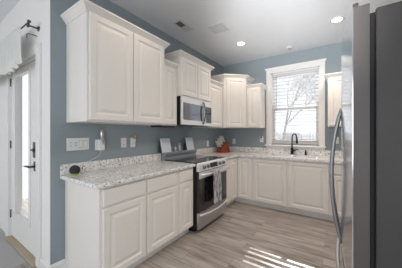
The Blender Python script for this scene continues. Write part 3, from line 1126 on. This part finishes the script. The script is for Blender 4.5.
# ------------------------------------------------------------------ ceiling fittings
t = thing('ceiling_vent', 'narrow ceiling vent with dark open louvres above the cabinets', 'vent', (.352, 1.395, H))
b = MB()
vx0, vx1, vy0, vy1 = .285, .42, 1.245, 1.545
b.box(vx0, vx1, vy0, vy0 + .022, H - .008, H - .0005, .002).box(vx0, vx1, vy1 - .022, vy1, H - .008, H - .0005, .002)
b.box(vx0, vx0 + .022, vy0, vy1, H - .008, H - .0005, .002).box(vx1 - .022, vx1, vy0, vy1, H - .008, H - .0005, .002)
b.build('vent_frame', M['vent'], t)
MB().box(vx0 + .02, vx1 - .02, vy0 + .02, vy1 - .02, H - .003, H - .001).build('duct_opening', M['vent_dark'], t)
b = MB()
for k in range(14):
    yy = vy0 + .030 + k * .0185
    tl = math.radians(35 if k < 7 else -35)
    b.box(-.045, .045, -.006, .006, -.0006, .0006, M4=Matrix.Translation(((vx0 + vx1) / 2, yy, H - .0075)) @ Matrix.Rotation(tl, 4, 'X'))
b.build('louvres', M['vent'], t)

t = thing('exhaust_grille', 'square white exhaust fan grille on the ceiling', 'vent', (.745, 1.715, H))
hw = .125
b = MB()
b.prism([(.745 - hw, 1.715 - hw), (.745 + hw, 1.715 - hw), (.745 + hw, 1.715 + hw), (.745 - hw, 1.715 + hw)], H - .012, H - .0005)
b.build('grille_frame', M['vent'], t, bev=.005)
MB().box(.745 - .09, .745 + .09, 1.715 - .092, 1.715 + .092, H - .014, H - .0122).build('bar_gap_shade', M['grey_pl'], t)  # grey backing sheet paints the shade between the bars
b = MB()
for k in range(11):
    yy = 1.715 - .085 + k * .017
    b.box(.745 - .088, .745 + .088, yy - .0045, yy + .0045, H - .020, H - .0142)
b.build('grille_bars', M['vent'], t)


def can(x, y, label, power=18):
    t = thing('recessed_light', label, 'ceiling light', (x, y, H), 'recessed ceiling lights')
    MB().lathe([(.060, -.002), (.082, -.001), (.084, -.005), (.078, -.010), (.062, -.008), (.060, -.002)], (x, y, H), n=28, caps=False).build('trim_ring', M['vent'], t)
    MB().lathe([(0, -.004), (.0595, -.004), (.0595, -.002), (0, -.002)], (x, y, H), n=28).build('lens', M['can_glow'], t, 'glowing warm lens')
    d = bpy.data.lights.new('recessed_lamp', 'SPOT')
    d.energy, d.color, d.shadow_soft_size = power, (1.0, .83, .67), .06
    d.spot_size, d.spot_blend = math.radians(150), .8
    o = bpy.data.objects.new('recessed_lamp', d)
    C.objects.link(o)
    o.parent = t
    o.location = (0, 0, -.03)


can(.812, 2.384, 'round lit recessed ceiling light near the corner cabinet', 12)
# three further ceiling lights, unseen, added to brighten cabinets, counter and floor
can(.812, .55, 'added unseen recessed ceiling light over the near end of the left counter', 6)
can(2.168, .60, 'added unseen recessed ceiling light over the refrigerator front', 13)
can(2.168, 1.50, 'added unseen recessed ceiling light above the middle of the kitchen floor', 26)
can(2.168, 2.426, 'round lit recessed ceiling light beside the refrigerator top', 24)
t = thing('smoke_detector', 'small pale round detector on the ceiling in front of the window', 'detector', (1.468, 3.0, H))
MB().lathe([(.060, -.0005), (.060, -.012), (.050, -.026), (0, -.028)], (1.468, 3.0, H), n=24).build('detector_body', M['vent'], t)
MB().lathe([(.022, -.0275), (.020, -.033), (0, -.033)], (1.468, 3.0, H), n=16).build('detector_cap', M['grey_pl'], t)

# ------------------------------------------------------------------ door valance and holdbacks
def holdback(x, z, y_, label):
    t = thing('curtain_bracket', label, 'bracket', (x, y_, z), 'curtain brackets over the door')
    MB().lathe([(.026, 0), (.026, .006), (.018, .012), (.010, .014)], (x, y_, z), (0, -1, 0), 18).build('rosette', M['bronze'], t)
    MB().tube([(x, y_ - .012, z), (x, y_ - .075, z)], .008, 10).build('stem', M['bronze'], t)
    MB().lathe([(.010, .072), (.020, .078), (.020, .09), (.012, .098), (0, .10)], (x, y_, z), (0, -1, 0), 18).build('finial', M['bronze'], t)


holdback(-.275, 2.345, EY, 'dark pewter curtain bracket on white wall right above the door')
t = thing('curtain_rod', 'thin pewter curtain rod carrying the sheer white valance over the door', 'curtain rod', (-1.05, EY - .085, 2.36))
MB().tube([(-1.85, EY - .085, 2.372), (-.265, EY - .085, 2.372)], .006, 10).build('rod', M['bronze'], t)
MB().lathe([(.006, 0), (.014, .008), (.016, .02), (.010, .032), (0, .036)], (-.265, EY - .085, 2.372), (1, 0, 0), 14).build('finial', M['bronze'], t)
MB().tube([(-1.83, EY - .085, 2.360), (-1.83, EY - .0005, 2.36)], .006, 8).build('wall_arm', M['bronze'], t)
t = tag(MB().tube([(-.32, EY - .0005, 2.285), (-.32, EY - .07, 2.285), (-.32, EY - .082, 2.272), (-.32, EY - .082, 2.235)], .005, 8).build('curtain_hook', M['bronze']), 'thin dark wire hook on white wall just below the curtain bracket', 'hook')
b = MB()
NX, NV = 60, 26
rows = []
for i in range(NV + 1):
    v_ = i / NV
    row = []
    for j in range(NX + 1):
        s_ = j / NX
        x_ = -1.82 + s_ * (1.40 + .10 * v_)
        top = 2.376
        sag = .5 - .5 * math.cos(2 * PI * ((s_ - .5) / .5 % 1.0))
        bot = 1.99 - .05 * sag + .012 * math.sin(s_ * 90)
        fold = (.010 + .016 * v_) * math.sin(s_ * 74 + 1.3 * math.sin(v_ * 2.2)) + .02 * v_
        row.append(b.bm.verts.new((x_, EY - .112 - fold * .8, top + (bot - top) * v_)))
    rows.append(row)
for r0, r1 in zip(rows, rows[1:]):
    for j in range(NX):
        f = b.bm.faces.new((r0[j], r0[j + 1], r1[j + 1], r1[j]))
        f.smooth = True
tag(b.build('sheer_valance', M['sheer'], solid=.0015), 'sheer white gathered valance hanging over the glazed door', 'curtain')
